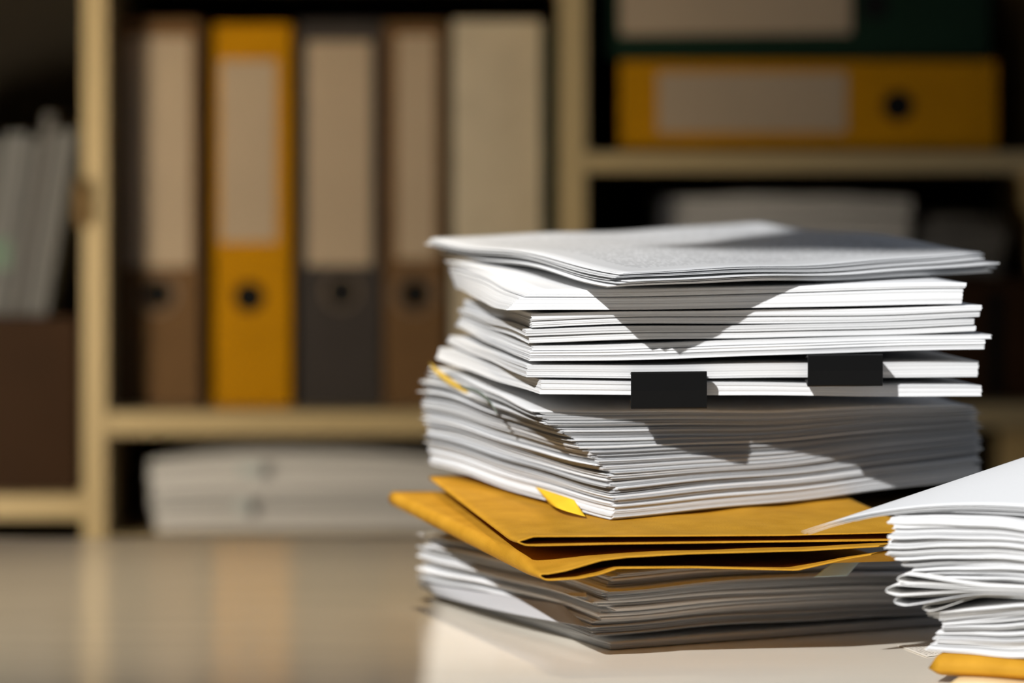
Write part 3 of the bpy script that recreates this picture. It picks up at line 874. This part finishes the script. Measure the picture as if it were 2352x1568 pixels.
gm = bpy.data.materials.new('fill_globe'); gm.use_nodes = True
gb_ = gm.node_tree.nodes['Principled BSDF']
gb_.inputs['Base Color'].default_value = (.9, .85, .75, 1)
gb_.inputs['Emission Color'].default_value = (1, .87, .66, 1); gb_.inputs['Emission Strength'].default_value = 210
lathe('globe', [(.0005 + .06 * math.sin(math.pi * k / 14), lz - .06 * math.cos(math.pi * k / 14)) for k in range(15)], gm, lamp)

# ------------------------------------------------------------------ unseen walls; window opening added and sized to keep sun off the bookcase
o = box('wall_left', -1.72, -1.60, -.42, 3.72, 0, 4.3, M['wall']); tag(o, kind='structure')
WY, WX0, WX1, WZ0, WZ1 = -.30, -1.46, -.42, .95, 3.06
v, f = join_vf([box_vf(-1.6, WX0, WY - .12, WY, 0, 4.3), box_vf(WX1, 3, WY - .12, WY, 0, 4.3), box_vf(WX0, WX1, WY - .12, WY, 0, WZ0), box_vf(WX0, WX1, WY - .12, WY, WZ1, 4.3)])
o = mesh_obj('wall_front', v, f, M['wall']); tag(o, kind='structure')
fr = .05
v, f = join_vf([box_vf(WX0, WX0 + fr, WY - .09, WY - .03, WZ0, WZ1), box_vf(WX1 - fr, WX1, WY - .09, WY - .03, WZ0, WZ1),
                box_vf(WX0 + fr, WX1 - fr, WY - .09, WY - .03, WZ0, WZ0 + fr), box_vf(WX0 + fr, WX1 - fr, WY - .09, WY - .03, WZ1 - fr, WZ1)])
o = mesh_obj('window_1', v, f, M['laminate']); tag(o, kind='structure')

# added unseen blind, shades the right back of the topmost page
rb = empty('added_blind', (-.75, WY + .02, 2.66), 'added blind out of view, shading the right back of the top page', 'blind')
box('fabric', -1.085, -.45, WY + .012, WY + .0128, TAB + 1.952, 3.10, M['wall'], rb)
v, f = box_vf(-1.085, -.45, WY + .008, WY + .018, TAB + 1.940, TAB + 1.952)
mesh_obj('bottom_bar', v, f, M['metal_leg'], rb)

# ------------------------------------------------------------------ light
sun = bpy.data.lights.new('sun', 'SUN'); sun.energy = 5.1; sun.angle = R(.6); sun.color = (1, 1, 1)
so = bpy.data.objects.new('sun', sun); link(so)
az, el = R(25), R(31.5)
from mathutils import Vector
so.rotation_euler = Vector((math.sin(az) * math.cos(el), math.cos(az) * math.cos(el), -math.sin(el))).to_track_quat('-Z', 'Y').to_euler()
so.location = (-2, -1, 3)
sp = bpy.data.lights.new('desk_fill', 'SPOT'); sp.energy = 115; sp.spot_size = R(24); sp.spot_blend = 1.0; sp.shadow_soft_size = .12; sp.color = (1, .82, .56)  # added fill without a fixture, brightens the shaded left of the desk
ao = bpy.data.objects.new('desk_fill', sp); link(ao); ao.location = (-.55, 2.45, 3.0)
ao.rotation_euler = (Vector((-.24, 2.3, .75)) - Vector((-.55, 2.45, 3.0))).to_track_quat('-Z', 'Y').to_euler()
w = bpy.data.worlds.new('room_light'); bpy.context.scene.world = w; w.use_nodes = True
w.node_tree.nodes['Background'].inputs[0].default_value = (.72, .93, 1.28, 1)
w.node_tree.nodes['Background'].inputs[1].default_value = .20

# ------------------------------------------------------------------ camera
cam = bpy.data.cameras.new('camera'); co = bpy.data.objects.new('camera', cam); link(co)
co.location = (0, 0, CAMZ); co.rotation_euler = (R(90), 0, 0)
cam.sensor_width = 36; cam.lens = FPX / 2352 * 36
cam.shift_y = -(784 - HY) / 2352
cam.clip_start = .1; cam.clip_end = 30
cam.dof.use_dof = True; cam.dof.focus_distance = 2.068; cam.dof.aperture_fstop = 3.1; cam.dof.aperture_blades = 0
sc = bpy.context.scene
sc.camera = co
sc.view_settings.view_transform = 'Standard'; sc.view_settings.look = 'None'
sc.view_settings.exposure = 0; sc.view_settings.gamma = 1; sc.view_settings.use_curve_mapping = False
